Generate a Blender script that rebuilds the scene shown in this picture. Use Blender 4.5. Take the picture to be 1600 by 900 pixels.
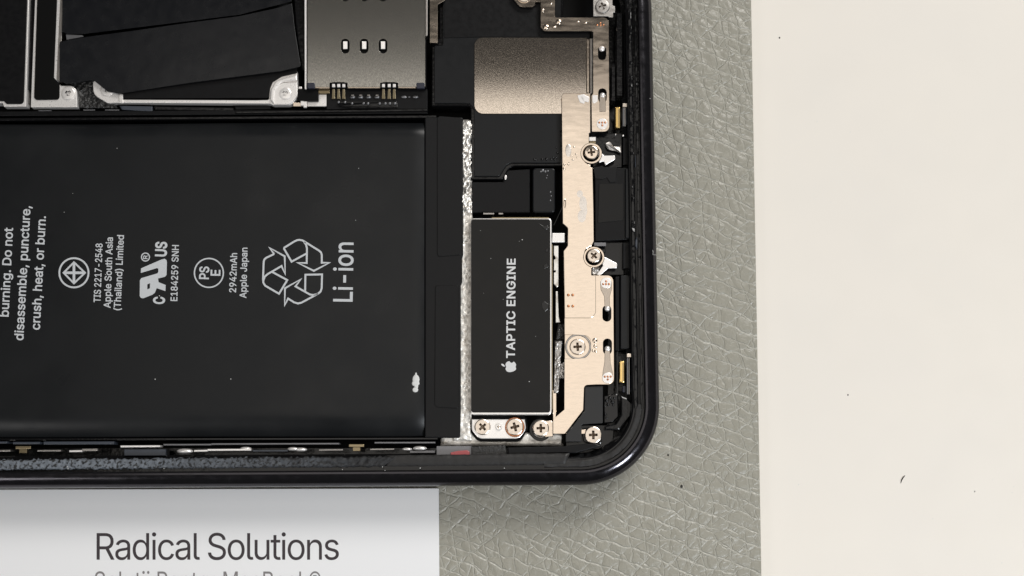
import bpy, bmesh, math, random, os
from mathutils import Vector, noise
from mathutils.geometry import delaunay_2d_cdt

for o in list(bpy.data.objects):
    bpy.data.objects.remove(o, do_unlink=True)
SC = bpy.context.scene
COL = SC.collection
SC.unit_settings.scale_length = 0.01            # one unit is one centimetre
random.seed(7)

# ------------------------------------------------------------------ camera, world, lamps, exposure
U = 0.00875                                     # centimetres per step of the drawing grid
F = 2300.0                                      # focal length / working distance in grid steps
TILT = math.radians(7.75)
CT, ST = math.cos(TILT), math.sin(TILT)
CAM = Vector((0, -F * ST, F * CT))
cd = bpy.data.cameras.new('camera')
cam = bpy.data.objects.new('camera', cd)
COL.objects.link(cam)
cam.location = CAM * U
cam.rotation_euler = (TILT, 0, 0)
cd.sensor_width = 36
cd.lens = 36 * F / 1600
cd.clip_start = 0.1
cd.clip_end = 500
SC.camera = cam

world = bpy.data.worlds.new('World')
SC.world = world
world.use_nodes = True
bg = world.node_tree.nodes['Background']
bg.inputs[0].default_value = (1.0, 0.97, 0.93, 1)
bg.inputs[1].default_value = 0.055

def area(name, loc, target, sx, sy, power, color):
    l = bpy.data.lights.new(name, 'AREA')
    l.shape = 'RECTANGLE'
    l.size, l.size_y = sx, sy
    l.energy = power
    l.color = color
    o = bpy.data.objects.new(name, l)
    COL.objects.link(o)
    o.location = loc
    d = Vector(target) - Vector(loc)
    o.rotation_euler = d.to_track_quat('-Z', 'Y').to_euler()
    return o

# bright ceiling panel, a window beyond the top right of the table, a small window at the lower right
area('ceiling_panel', (-1, 0.85, 31), (-1, 0.85, 0), 24, 21, 1760, (1.0, 0.945, 0.875))
area('window_light', (30, 48, 50), (1, 0, 0), 34, 26, 38000, (1.0, 0.975, 0.94))
area('fill_light', (-24, -24, 27), (-2, -3, 0), 14, 12, 2400, (1.0, 0.98, 0.96))  # added fill from the lower left to brighten the card, no known source
area('side_window', (17, -19, 25), (1, -2, 0), 6.0, 6.0, 6800, (0.90, 0.95, 1.0))

SC.view_settings.view_transform = 'Standard'
SC.view_settings.look = 'None'
SC.view_settings.exposure = 0.0
SC.view_settings.gamma = 1.0
SC.view_settings.use_curve_mapping = False

# ------------------------------------------------------------------ materials
def mat(name, color, rough=0.5, metal=0.0, spec=0.5, var=None, bump=None, rvar=None, coat=0.0, stretch=(1, 1, 1)):
    """var = (scale, second colour, low, high); bump = (scale, strength); rvar = (scale, rough low, rough high)"""
    m = bpy.data.materials.new(name)
    m.use_nodes = True
    nt = m.node_tree
    b = nt.nodes['Principled BSDF']
    b.inputs['Base Color'].default_value = (*color, 1)
    b.inputs['Roughness'].default_value = rough
    b.inputs['Metallic'].default_value = metal
    b.inputs['Specular IOR Level'].default_value = spec
    b.inputs['Coat Weight'].default_value = coat
    b.inputs['Coat Roughness'].default_value = 0.12
    tc = nt.nodes.new('ShaderNodeTexCoord')
    mp = nt.nodes.new('ShaderNodeMapping')
    mp.inputs['Scale'].default_value = stretch
    nt.links.new(tc.outputs['Object'], mp.inputs[0])

    def nz(scale, detail=4.0):
        n = nt.nodes.new('ShaderNodeTexNoise')
        n.inputs['Scale'].default_value = scale
        n.inputs['Detail'].default_value = detail
        nt.links.new(mp.outputs[0], n.inputs['Vector'])
        return n
    if var:
        n = nz(var[0])
        r = nt.nodes.new('ShaderNodeValToRGB')
        r.color_ramp.elements[0].position = var[2]
        r.color_ramp.elements[1].position = var[3]
        r.color_ramp.elements[0].color = (*color, 1)
        r.color_ramp.elements[1].color = (*var[1], 1)
        nt.links.new(n.outputs['Fac'], r.inputs[0])
        nt.links.new(r.outputs[0], b.inputs['Base Color'])
    if rvar:
        n = nz(rvar[0])
        r = nt.nodes.new('ShaderNodeMapRange')
        r.inputs['From Min'].default_value = 0.3
        r.inputs['From Max'].default_value = 0.7
        r.inputs['To Min'].default_value = rvar[1]
        r.inputs['To Max'].default_value = rvar[2]
        nt.links.new(n.outputs['Fac'], r.inputs['Value'])
        nt.links.new(r.outputs[0], b.inputs['Roughness'])
    if bump:
        n = nz(bump[0], 3.0)
        bp = nt.nodes.new('ShaderNodeBump')
        bp.inputs['Strength'].default_value = bump[1]
        bp.inputs['Distance'].default_value = 0.01
        nt.links.new(n.outputs['Fac'], bp.inputs['Height'])
        nt.links.new(bp.outputs[0], b.inputs['Normal'])
    return m

M = {}
M['black'] = mat('black_plastic', (0.0040, 0.0040, 0.0046), 0.40, spec=0.20, rvar=(14, 0.32, 0.48))
M['gloss'] = mat('black_gloss', (0.0035, 0.0035, 0.004), 0.16, spec=0.42, bump=(20, 0.25))
M['deep'] = mat('deep_black', (0.002, 0.002, 0.002), 0.6, spec=0.12)
M['panel'] = mat('black_speaker_shell', (0.0062, 0.0068, 0.0078), 0.34, spec=0.27, rvar=(9, 0.28, 0.38), bump=(90, 0.02))
M['tape'] = mat('black_film', (0.0055, 0.006, 0.0075), 0.24, spec=0.42, bump=(1.3, 0.6), rvar=(6, 0.18, 0.30))
M['battery'] = mat('battery_wrap', (0.0070, 0.0077, 0.0086), 0.38, spec=0.26, rvar=(1.3, 0.26, 0.46), bump=(1.6, 0.08))
M['flap'] = mat('battery_end_tape', (0.0055, 0.0055, 0.006), 0.45, spec=0.22, rvar=(5, 0.40, 0.52))
M['hlabel'] = mat('haptic_label', (0.0068, 0.0065, 0.0062), 0.34, spec=0.25, rvar=(4, 0.28, 0.40))
M['grit'] = mat('rough_black_foam', (0.012, 0.012, 0.012), 0.3, spec=0.6, bump=(34, 1.0))
M['frame'] = mat('dark_anodised_frame', (0.052, 0.050, 0.056), 0.17, metal=0.9, spec=0.5, rvar=(8, 0.11, 0.23), bump=(1.5, 0.03))
M['steel'] = mat('speckled_steel', (0.66, 0.64, 0.59), 0.16, 1.0, var=(70, (0.44, 0.43, 0.395), 0.40, 0.62), bump=(60, 0.03), rvar=(70, 0.12, 0.20), stretch=(1.6, 0.5, 1))
M['plate'] = mat('grained_plate', (0.82, 0.73, 0.63), 0.09, 1.0, bump=(95, 0.018), rvar=(60, 0.06, 0.12), var=(95, (0.58, 0.51, 0.44), 0.42, 0.62))
M['bracket'] = mat('bracket_nickel', (0.82, 0.705, 0.59), 0.15, 1.0, rvar=(9, 0.10, 0.20), bump=(3.0, 0.02), var=(26, (0.78, 0.67, 0.56), 0.40, 0.65), stretch=(0.5, 2.0, 1))
M['silver'] = mat('bright_silver', (0.90, 0.87, 0.845), 0.30, 0.55, rvar=(60, 0.26, 0.36))
M['dull'] = mat('dull_silver', (0.42, 0.40, 0.38), 0.38, 1.0, rvar=(24, 0.3, 0.5), bump=(60, 0.2))
M['grey'] = mat('grey_metal', (0.20, 0.20, 0.21), 0.4, 0.8)
M['chassis'] = mat('sealed_aluminium', (0.84, 0.81, 0.76), 0.36, 0.35, var=(13, (0.50, 0.45, 0.39), 0.52, 0.72), rvar=(30, 0.25, 0.5), bump=(22, 0.7))
M['foil'] = mat('torn_foil', (0.88, 0.85, 0.80), 0.28, 0.7, var=(9, (0.30, 0.27, 0.24), 0.58, 0.72), rvar=(30, 0.25, 0.45))
M['tongue'] = mat('spring_strip', (0.50, 0.44, 0.38), 0.24, 1.0, rvar=(20, 0.18, 0.32), stretch=(3, 0.5, 1))
M['ledge'] = mat('matte_ledge', (0.017, 0.016, 0.0155), 0.5, spec=0.4, rvar=(16, 0.4, 0.62), bump=(26, 0.35))
M['cover'] = mat('grey_plastic', (0.020, 0.020, 0.0205), 0.45, spec=0.35, rvar=(14, 0.38, 0.55), bump=(60, 0.05))
M['smudge'] = mat('bare_streak', (0.80, 0.75, 0.70), 0.30, 0.95, rvar=(14, 0.2, 0.42), bump=(14, 0.12), stretch=(0.7, 3.5, 1))
M['screw'] = mat('screw_steel', (0.76, 0.675, 0.59), 0.24, 1.0, rvar=(20, 0.16, 0.32), bump=(30, 0.03))
M['recess'] = mat('recess_shade', (0.20, 0.15, 0.11), 0.42, 1.0)  # screw metal darkened, shade inside the recess put into the colour
M['copper'] = mat('copper_weld', (0.55, 0.24, 0.12), 0.35, 1.0)
M['gold'] = mat('gold_contact', (0.85, 0.60, 0.24), 0.25, 1.0)
M['brass'] = mat('dull_brass', (0.33, 0.27, 0.17), 0.35, 1.0)
M['print'] = mat('grey_print', (0.50, 0.515, 0.53), 0.55, spec=0.3)
M['print2'] = mat('light_print', (0.62, 0.62, 0.62), 0.5, spec=0.3)
M['ink'] = mat('dark_ink', (0.045, 0.036, 0.040), 0.6, spec=0.3)
M['ink2'] = mat('grey_ink', (0.20, 0.19, 0.19), 0.6, spec=0.3)
M['paper'] = mat('card_paper', (0.775, 0.773, 0.778), 0.42, spec=0.4, bump=(70, 0.02))
M['desk'] = mat('cream_desk', (0.742, 0.70, 0.64), 0.42, spec=0.35, bump=(9, 0.015), rvar=(2.2, 0.34, 0.5), var=(0.8, (0.755, 0.71, 0.645), 0.35, 0.65))
M['foam'] = mat('blue_grey_adhesive', (0.135, 0.15, 0.172), 0.6, spec=0.4, var=(24, (0.012, 0.012, 0.012), 0.50, 0.60), bump=(40, 0.7))
M['red'] = mat('red_seal', (0.55, 0.12, 0.13), 0.4)
M['navy'] = mat('navy_block', (0.02, 0.022, 0.035), 0.35)
M['bluegrey'] = mat('blue_grey_block', (0.035, 0.042, 0.055), 0.3, spec=0.6)
M['lint'] = mat('white_lint', (0.6, 0.6, 0.58), 0.8)
M['speck'] = mat('dark_speck', (0.02, 0.018, 0.015), 0.7)
M['smear'] = mat('pale_scuff', (0.62, 0.62, 0.61), 0.6)

def fade_foam(m):
    nt = m.node_tree
    b = nt.nodes['Principled BSDF']
    src = b.inputs['Base Color'].links[0].from_socket
    tc = nt.nodes.new('ShaderNodeTexCoord'); sx = nt.nodes.new('ShaderNodeSeparateXYZ')
    nz = nt.nodes.new('ShaderNodeTexNoise'); nz.inputs['Scale'].default_value = 3.0
    ad = nt.nodes.new('ShaderNodeMath'); ad.operation = 'MULTIPLY_ADD'; ad.inputs[1].default_value = 3.0
    mr = nt.nodes.new('ShaderNodeMapRange')
    for k, v in (('From Min', 0.8), ('From Max', 4.2), ('To Min', 0.0), ('To Max', 0.97)): mr.inputs[k].default_value = v
    mx = nt.nodes.new('ShaderNodeMixRGB'); mx.inputs[2].default_value = (0.012, 0.012, 0.013, 1)
    L = nt.links.new
    L(tc.outputs['Object'], sx.inputs[0]); L(tc.outputs['Object'], nz.inputs['Vector'])
    L(nz.outputs['Fac'], ad.inputs[0]); L(sx.outputs['X'], ad.inputs[2]); L(ad.outputs[0], mr.inputs['Value'])
    L(mr.outputs[0], mx.inputs[0]); L(src, mx.inputs[1]); L(mx.outputs[0], b.inputs['Base Color'])
fade_foam(M['foam'])

def leather():
    m = bpy.data.materials.new('grey_green_leather')
    m.use_nodes = True
    nt = m.node_tree
    N, L = nt.nodes.new, nt.links.new
    b = nt.nodes['Principled BSDF']
    b.inputs['Roughness'].default_value = 0.36
    b.inputs['Specular IOR Level'].default_value = 0.7
    tc = N('ShaderNodeTexCoord')
    def noise_(scale, detail=3, vec=None):
        n = N('ShaderNodeTexNoise')
        n.inputs['Scale'].default_value = scale
        n.inputs['Detail'].default_value = detail
        L(vec or tc.outputs['Object'], n.inputs['Vector'])
        return n
    def mth(op, x, y, z=None):
        k = N('ShaderNodeMath'); k.operation = op
        for i, q in enumerate((x, y, z)):
            if q is None: continue
            if isinstance(q, (int, float)): k.inputs[i].default_value = q
            else: L(q, k.inputs[i])
        return k.outputs[0]
    def rng(v, f0, f1, t0, t1, smooth=True):
        r = N('ShaderNodeMapRange')
        if smooth: r.interpolation_type = 'SMOOTHSTEP'
        for nm, q in (('From Min', f0), ('From Max', f1), ('To Min', t0), ('To Max', t1)): r.inputs[nm].default_value = q
        L(v, r.inputs['Value'])
        return r.outputs[0]
    warp = noise_(1.6, 3)
    w2 = noise_(6.5, 2)
    ma = N('ShaderNodeVectorMath'); ma.operation = 'MULTIPLY_ADD'
    ma.inputs[1].default_value = (0.24, 0.24, 0.0)
    L(warp.outputs['Color'], ma.inputs[0]); L(tc.outputs['Object'], ma.inputs[2])
    mb = N('ShaderNodeVectorMath'); mb.operation = 'MULTIPLY_ADD'
    mb.inputs[1].default_value = (0.06, 0.06, 0.0)
    L(w2.outputs['Color'], mb.inputs[0]); L(ma.outputs[0], mb.inputs[2])
    lines = []
    # long slanting creases, steeper cross creases, then the small irregular net between them
    for rot, per, width, cut in ((-1.2, 0.172, 0.11, (0.24, 0.46)), (-0.16, 0.20, 0.085, (0.34, 0.54)), (0.85, 0.24, 0.07, (0.42, 0.58))):
        mp = N('ShaderNodeMapping')
        mp.inputs['Rotation'].default_value = (0, 0, rot)
        L(mb.outputs[0], mp.inputs[0])
        sx = N('ShaderNodeSeparateXYZ'); L(mp.outputs[0], sx.inputs[0])
        fr = mth('FRACT', mth('DIVIDE', sx.outputs['X'], per), 0)
        dist = mth('ABSOLUTE', mth('SUBTRACT', fr, 0.5), 0)
        ln = rng(dist, 0.0, width, 1.0, 0.0)
        off = N('ShaderNodeVectorMath'); off.operation = 'ADD'; off.inputs[1].default_value = (rot * 11, rot * 7, 0)
        L(tc.outputs['Object'], off.inputs[0])
        lines.append(mth('MULTIPLY', ln, rng(noise_(2.6, 3, off.outputs[0]).outputs['Fac'], cut[0], cut[1], 0.0, 1.0)))
    v = N('ShaderNodeTexVoronoi'); v.feature = 'DISTANCE_TO_EDGE'; v.voronoi_dimensions = '2D'
    v.inputs['Scale'].default_value = 5.2
    L(mb.outputs[0], v.inputs['Vector'])
    vor = mth('MULTIPLY', rng(v.outputs['Distance'], 0.0, 0.075, 0.75, 0.0), rng(noise_(3.4, 3).outputs['Fac'], 0.40, 0.60, 0.0, 1.0))
    net = mth('MAXIMUM', mth('MAXIMUM', lines[0], lines[1]), mth('MAXIMUM', lines[2], vor))
    v2 = N('ShaderNodeTexVoronoi'); v2.feature = 'DISTANCE_TO_EDGE'; v2.voronoi_dimensions = '2D'
    v2.inputs['Scale'].default_value = 13
    L(tc.outputs['Object'], v2.inputs['Vector'])
    fine = rng(v2.outputs['Distance'], 0.0, 0.10, 0.12, 0.0)
    grain = noise_(40, 4).outputs['Fac']
    h = mth('ADD', mth('ADD', net, fine), mth('MULTIPLY', grain, 0.22))
    soft = noise_(3.0, 2).outputs['Fac']
    h = mth('ADD', h, mth('MULTIPLY', soft, 1.6))
    h = mth('ADD', h, rng(v.outputs['Distance'], 0.0, 0.35, 0.55, 0.0))
    bp = N('ShaderNodeBump')
    bp.invert = True
    bp.inputs['Strength'].default_value = 0.55
    bp.inputs['Distance'].default_value = 0.02
    L(h, bp.inputs['Height'])
    L(bp.outputs[0], b.inputs['Normal'])
    cr = N('ShaderNodeMixRGB')
    cr.inputs[1].default_value = (0.275, 0.262, 0.216, 1)
    cr.inputs[2].default_value = (0.52, 0.51, 0.45, 1)  # paler crease colour paints in the sheen along the ridges
    L(mth('MULTIPLY', net, 0.40), cr.inputs[0])
    L(cr.outputs[0], b.inputs['Base Color'])
    return m
M['leather'] = leather()

# ------------------------------------------------------------------ helpers
def P(px, py, z=0.0):
    """a point of the drawing grid, at height z over the phone's rim, in centimetres"""
    cx, cy = px - 800.0, 450.0 - py
    d = Vector((cx, cy * CT + F * ST, cy * ST - F * CT))
    t = (z - CAM.z) / d.z
    return (CAM + d * t) * U

WORLD_AT = {}
def place(name, bm, m, parent=None, label=None, category=None, kind=None, group=None, smooth=False):
    if not bm.verts:
        raise ValueError(name)
    lo = Vector([min(v.co[i] for v in bm.verts) for i in range(3)])
    hi = Vector([max(v.co[i] for v in bm.verts) for i in range(3)])
    c = Vector(((lo.x + hi.x) / 2, (lo.y + hi.y) / 2, lo.z))
    bmesh.ops.translate(bm, verts=bm.verts, vec=-c)
    me = bpy.data.meshes.new(name)
    bm.to_mesh(me); bm.free()
    if smooth:
        for p in me.polygons: p.use_smooth = True
    me.materials.append(M[m])
    o = bpy.data.objects.new(name, me)
    COL.objects.link(o)
    if parent is not None:
        o.parent = parent
        o.location = c - WORLD_AT[parent.name]
    else:
        o.location = c
    WORLD_AT[o.name] = c
    if label: o['label'] = label
    if category: o['category'] = category
    if kind: o['kind'] = kind
    if group: o['group'] = group
    return o

def fillet(pts, n=5):
    """outline whose corners (x, y, r) are rounded by r"""
    out = []
    k = len(pts)
    for i, p in enumerate(pts):
        r = p[2] if len(p) > 2 else 0
        b = Vector((p[0], p[1]))
        if r <= 0:
            out.append((b.x, b.y)); continue
        a = Vector(pts[i - 1][:2]); c = Vector(pts[(i + 1) % k][:2])
        u1 = (a - b); u2 = (c - b)
        l1, l2 = u1.length, u2.length
        u1.normalize(); u2.normalize()
        ang = u1.angle(u2)
        t = min(r / math.tan(ang / 2), l1 * 0.49, l2 * 0.49)
        rr = t * math.tan(ang / 2)
        cen = b + (u1 + u2).normalized() * (rr / math.sin(ang / 2))
        s = b + u1 * t; e = b + u2 * t
        a0 = math.atan2(s.y - cen.y, s.x - cen.x); a1 = math.atan2(e.y - cen.y, e.x - cen.x)
        da = (a1 - a0 + math.pi) % (2 * math.pi) - math.pi
        for j in range(n + 1):
            th = a0 + da * j / n
            out.append((cen.x + rr * math.cos(th), cen.y + rr * math.sin(th)))
    return out

def rect(x0, y0, x1, y1, r=0):
    return [(x0, y0, r), (x1, y0, r), (x1, y1, r), (x0, y1, r)]

def disc(cx, cy, r, n=24):
    return [(cx + r * math.cos(2 * math.pi * i / n), cy + r * math.sin(2 * math.pi * i / n)) for i in range(n)]

def slab_bm(pts, z, thick, bev=0.8, holes=(), n=5):
    zf = z if callable(z) else (lambda x, y: z)
    bm = bmesh.new()
    loops = []
    for lp in [pts] + list(holes):
        f = fillet(lp, n)
        vs = [bm.verts.new(P(x, y, zf(x, y))) for x, y in f]
        loops.append(vs)
    if holes:
        es = []
        for vs in loops:
            for i in range(len(vs)):
                es.append(bm.edges.new((vs[i - 1], vs[i])))
        bmesh.ops.triangle_fill(bm, edges=es, use_beauty=True, use_dissolve=False)
    else:
        bm.faces.new(loops[0])
    bm.normal_update()
    for f in bm.faces:
        if f.normal.z < 0: f.normal_flip()
    top = list(bm.faces)
    low = {}
    for vs in loops:
        for v in vs:
            low[v] = bm.verts.new(v.co - Vector((0, 0, thick * U)))
    rim = [e for e in bm.edges if len(e.link_faces) == 1]
    for f in top:
        for lo in f.loops:
            e = lo.edge
            if e in rim or len(e.link_faces) == 1:
                a, b = lo.vert, lo.link_loop_next.vert
                if a in low and b in low:
                    try: bm.faces.new((b, a, low[a], low[b]))
                    except ValueError: pass
    for f in top:
        try: bm.faces.new([low[v] for v in reversed(f.verts)])
        except ValueError: pass
    bm.normal_update()
    if bev > 0:
        topset = set(top)
        es = [e for e in bm.edges if len(e.link_faces) == 2 and ((e.link_faces[0] in topset) != (e.link_faces[1] in topset))]
        bmesh.ops.bevel(bm, geom=es, offset=bev * U, segments=2, affect='EDGES', clamp_overlap=True, profile=0.5)
    return bm

def slab(name, pts, z, thick, m, parent=None, bev=0.8, holes=(), label=None, n=5, **kw):
    return place(name, slab_bm(pts, z, thick, bev, holes, n), m, parent, label, **kw)

def dome_bm(bm, px, py, r, z, h=0.5, seg=10, sy=1.0):
    c = P(px, py, z)
    rings = 4
    prev = None
    for k in range(rings):
        a = math.pi / 2 * k / rings
        vs = [bm.verts.new(c + Vector((r * math.cos(a) * math.cos(t), r * sy * math.cos(a) * math.sin(t), r * h * math.sin(a))) * U) for t in [2 * math.pi * i / seg for i in range(seg)]]
        if prev:
            for i in range(seg):
                bm.faces.new((prev[i - 1], prev[i], vs[i], vs[i - 1]))
        prev = vs
    tip = bm.verts.new(c + Vector((0, 0, r * h)) * U)
    for i in range(seg):
        bm.faces.new((prev[i - 1], prev[i], tip))

def dome(name, px, py, r, z, m, parent, h=0.5, sy=1.0, **kw):
    bm = bmesh.new(); dome_bm(bm, px, py, r, z, h, 14, sy)
    return place(name, bm, m, parent, smooth=True, **kw)

def lathe_bm(bm, px, py, z, prof, seg=28, cap=False):
    c = P(px, py, z)
    prev = None
    for r, h in prof:
        vs = [bm.verts.new(c + Vector((r * math.cos(t), r * math.sin(t), h)) * U) for t in [2 * math.pi * i / seg for i in range(seg)]]
        if prev:
            for i in range(seg):
                bm.faces.new((prev[i], prev[i - 1], vs[i - 1], vs[i]))
        prev = vs
    if cap: bm.faces.new(prev)

def ring(name, px, py, z, ri, ro, h, m, parent, **kw):
    bm = bmesh.new()
    lathe_bm(bm, px, py, z, [(ri, -h), (ri, -0.5), (ri + 0.5, 0), (ro - 0.8, 0), (ro, -0.8), (ro, -h)])
    return place(name, bm, m, parent, smooth=False, **kw)

def stroke_bm(bm, pts, w, z, closed=False, maxm=2.2):
    k = len(pts)
    Lf, Rt = [], []
    for i in range(k):
        p = Vector(pts[i][:2])
        a = Vector(pts[i - 1][:2]) if (i > 0 or closed) else None
        c = Vector(pts[(i + 1) % k][:2]) if (i < k - 1 or closed) else None
        d1 = (p - a).normalized() if a is not None else None
        d2 = (c - p).normalized() if c is not None else None
        if d1 is None: d1 = d2
        if d2 is None: d2 = d1
        n1 = Vector((-d1.y, d1.x)); n2 = Vector((-d2.y, d2.x))
        mt = n1 + n2
        if mt.length < 1e-4: mt = n1.copy()
        mt.normalize()
        s = min(1 / max(mt.dot(n1), 0.2), maxm) * w / 2
        Lf.append(bm.verts.new(P(*(p + mt * s), z))); Rt.append(bm.verts.new(P(*(p - mt * s), z)))
    for i in range(k if closed else k - 1):
        j = (i + 1) % k
        bm.faces.new((Lf[i], Lf[j], Rt[j], Rt[i]))

def flat_fix(bm):
    bm.normal_update()
    for f in bm.faces:
        if f.normal.z < 0: f.normal_flip()

def face_bm(bm, pts, z, holes=()):
    es = []
    for lp in [pts] + list(holes):
        vs = [bm.verts.new(P(x, y, z)) for x, y in lp]
        for i in range(len(vs)): es.append(bm.edges.new((vs[i - 1], vs[i])))
    bmesh.ops.triangle_fill(bm, edges=es, use_beauty=True, use_dissolve=False)

FONT = None
try:
    fp = os.path.join(bpy.utils.system_resource('DATAFILES'), 'fonts', 'Inter.woff2')
    if os.path.exists(fp): FONT = bpy.data.fonts.load(fp)
except Exception:
    FONT = None

def glyphs(t, bold, space):
    cu = bpy.data.curves.new('lettering', 'FONT')
    cu.body = t
    if FONT: cu.font = FONT
    cu.space_character = space
    cu.fill_mode = 'NONE'
    cu.resolution_u = 5
    ob = bpy.data.objects.new('lettering', cu)
    COL.objects.link(ob)
    dg = bpy.context.evaluated_depsgraph_get()
    ev = ob.evaluated_get(dg)
    me = ev.to_mesh()
    co = [v.co.to_2d() for v in me.vertices]
    nxt = {}
    for e in me.edges:
        nxt.setdefault(e.vertices[0], []).append(e.vertices[1]); nxt.setdefault(e.vertices[1], []).append(e.vertices[0])
    ev.to_mesh_clear()
    bpy.data.objects.remove(ob); bpy.data.curves.remove(cu)
    loops, seen = [], set()
    for i in range(len(co)):
        if i in seen or i not in nxt: continue
        lp = [i]; seen.add(i); prev = None; cur = i
        # the curve's own vertex order gives the direction of the outline
        while True:
            opts = [j for j in nxt[cur] if j not in seen]
            if not opts: break
            j = cur + 1 if cur + 1 in opts else opts[0]
            lp.append(j); seen.add(j); cur = j
        if len(lp) > 2: loops.append([co[j] for j in lp])
    return loops

def text_bm(bm, s, start, end, cap, z, bold=0.0, space=1.0):
    """letters whose baseline runs from start to end on the grid; cap = height of a capital"""
    hl = glyphs('H', 0, 1)
    caph = max(v.y for l in hl for v in l) - min(v.y for l in hl for v in l)
    loops = glyphs(s, bold, space)
    area2 = lambda l: sum(l[i - 1].x * l[i].y - l[i].x * l[i - 1].y for i in range(len(l)))
    big = max(loops, key=lambda l: abs(area2(l)))
    sgn = 1 if area2(big) > 0 else -1
    if bold:
        nl = []
        for l in loops:
            q = []
            for i in range(len(l)):
                d1 = (l[i] - l[i - 1]); d2 = (l[(i + 1) % len(l)] - l[i])
                if d1.length < 1e-7 or d2.length < 1e-7:
                    q.append(l[i]); continue
                d1.normalize(); d2.normalize()
                n1 = Vector((d1.y, -d1.x)); n2 = Vector((d2.y, -d2.x))
                mt = n1 + n2
                if mt.length < 1e-3: q.append(l[i]); continue
                mt.normalize()
                q.append(l[i] + mt * (sgn * bold / max(mt.dot(n1), 0.5)))
            nl.append(q)
        loops = nl
    vs = [v for l in loops for v in l]
    x0 = min(v.x for v in vs); x1 = max(v.x for v in vs)
    es = []; k = 0
    for l in loops:
        es += [(k + i, k + (i + 1) % len(l)) for i in range(len(l))]
        k += len(l)
    rv, re_, rf, _, _, _ = delaunay_2d_cdt([Vector((v.x, v.y)) for v in vs], es, [], 0, 1e-5)
    box = [(min(v.y for v in l), max(v.y for v in l), max(v.x for v in l), min(v.x for v in l)) for l in loops]
    def wind(c):
        w = 0
        for l, (ylo, yhi, xhi, xlo) in zip(loops, box):
            if not (ylo <= c.y <= yhi and xlo <= c.x <= xhi): continue
            for i in range(len(l)):
                p, q = l[i - 1], l[i]
                if (p.y <= c.y) != (q.y <= c.y):
                    t = (c.y - p.y) / (q.y - p.y)
                    if p.x + t * (q.x - p.x) > c.x: w += 1 if q.y > p.y else -1
        return w
    a, b = Vector(start), Vector(end)
    e = (b - a); Ln = e.length; e.normalize()
    n = Vector((e.y, -e.x))
    out = {}
    def V(i):
        if i not in out:
            v = rv[i]
            q = a + e * ((v.x - x0) / (x1 - x0) * Ln) + n * (v.y / caph * cap)
            out[i] = bm.verts.new(P(q.x, q.y, z))
        return out[i]
    for f in rf:
        c = sum((rv[i] for i in f), Vector((0, 0))) / len(f)
        if wind(c) != 0: bm.faces.new([V(i) for i in f])

def printed(name, m, parent, builder, label=None):
    bm = bmesh.new(); builder(bm); flat_fix(bm)
    return place(name, bm, m, parent, label)

def rough_strip(name, m, parent, corner, nx, ny, amp, scale, z, thick=3, edge=2.0, label=None, seed=0.0, **kw):
    """a lumpy strip between four grid corners (tl, tr, br, bl), real relief"""
    bm = bmesh.new()
    tl, tr, br, bl = [Vector(c) for c in corner]
    g = []
    for j in range(ny + 1):
        row = []
        for i in range(nx + 1):
            s, t = i / nx, j / ny
            q = (tl * (1 - s) + tr * s) * (1 - t) + (bl * (1 - s) + br * s) * t
            nv = noise.fractal(Vector((q.x / scale, q.y / scale, seed)), 1.0, 2.0, 3)
            n2 = noise.noise(Vector((q.x / scale * 2.7, q.y / scale * 2.7, seed + 9)))
            h = amp * (nv + 0.5 * max(n2, -0.2))
            onx, ony = i in (0, nx), j in (0, ny)
            if onx or ony: h = -thick
            jit = Vector((0, 0))
            if ony and not onx: jit = Vector((0, edge * noise.noise(Vector((q.x / scale * 1.3, seed + (3 if j else 7), 1)))))
            if onx and not ony: jit = Vector((edge * noise.noise(Vector((q.y / scale * 1.3, seed + (3 if i else 7), 1))), 0))
            q = q + jit
            row.append(bm.verts.new(P(q.x, q.y, z + h)))
        g.append(row)
    for j in range(ny):
        for i in range(nx):
            bm.faces.new((g[j + 1][i], g[j + 1][i + 1], g[j][i + 1], g[j][i]))
    return place(name, bm, m, parent, label, smooth=True, **kw)

# ------------------------------------------------------------------ the setting: desk, mat, card
Z_DESK, Z_MAT = -108.0, -86.0
slab('desk', rect(-2600, -2200, 4200, 3000), Z_DESK, 60, 'desk', None, bev=0, label='cream white desk top under the leather mat', kind='structure')
slab('leather_mat', [(-1500, -900), (1158, -900, 6), (1206.5, 1800, 6), (-1500, 1800)], Z_MAT, 21.6, 'leather', None, bev=3.5, label='grey green grained leather desk mat under the phone', category='desk mat')

card = slab('business_card', [(-420, 766), (685.5, 763, 1), (689, 1290), (-420, 1290)], Z_MAT + 6.0, 5.0, 'paper', None, bev=0.6, label='white printed card lying at the lower edge of the phone', category='card')
zc = Z_MAT + 6.25
printed('printed_name', 'ink', card, lambda b: text_bm(b, 'Radical Solutions', (151, 874.5), (529.5, 874.5), 41.5, zc, bold=0.0, space=0.93), 'large dark lettering across the card')
printed('printed_line', 'ink2', card, lambda b: text_bm(b, 'Soluții Pentru MacBook®', (148, 922), (501, 922), 29, zc, bold=0.0), 'smaller grey line of lettering cut by the picture edge')

# ------------------------------------------------------------------ the phone
phone = bpy.data.objects.new('smartphone', None)
COL.objects.link(phone)
phone.empty_display_size = 0.5
phone.location = P(165, 320, Z_MAT)
WORLD_AT['smartphone'] = phone.location.copy()
phone['label'] = 'opened black smartphone with its screen removed, showing battery and inner parts'
phone['category'] = 'smartphone'

def sk(x, y):                                    # the phone lies turned by a fraction of a degree
    return (x + (y - 600) * 0.019 * max(x, 0) / 1029, y + (850 - x) * 0.0055)

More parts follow.
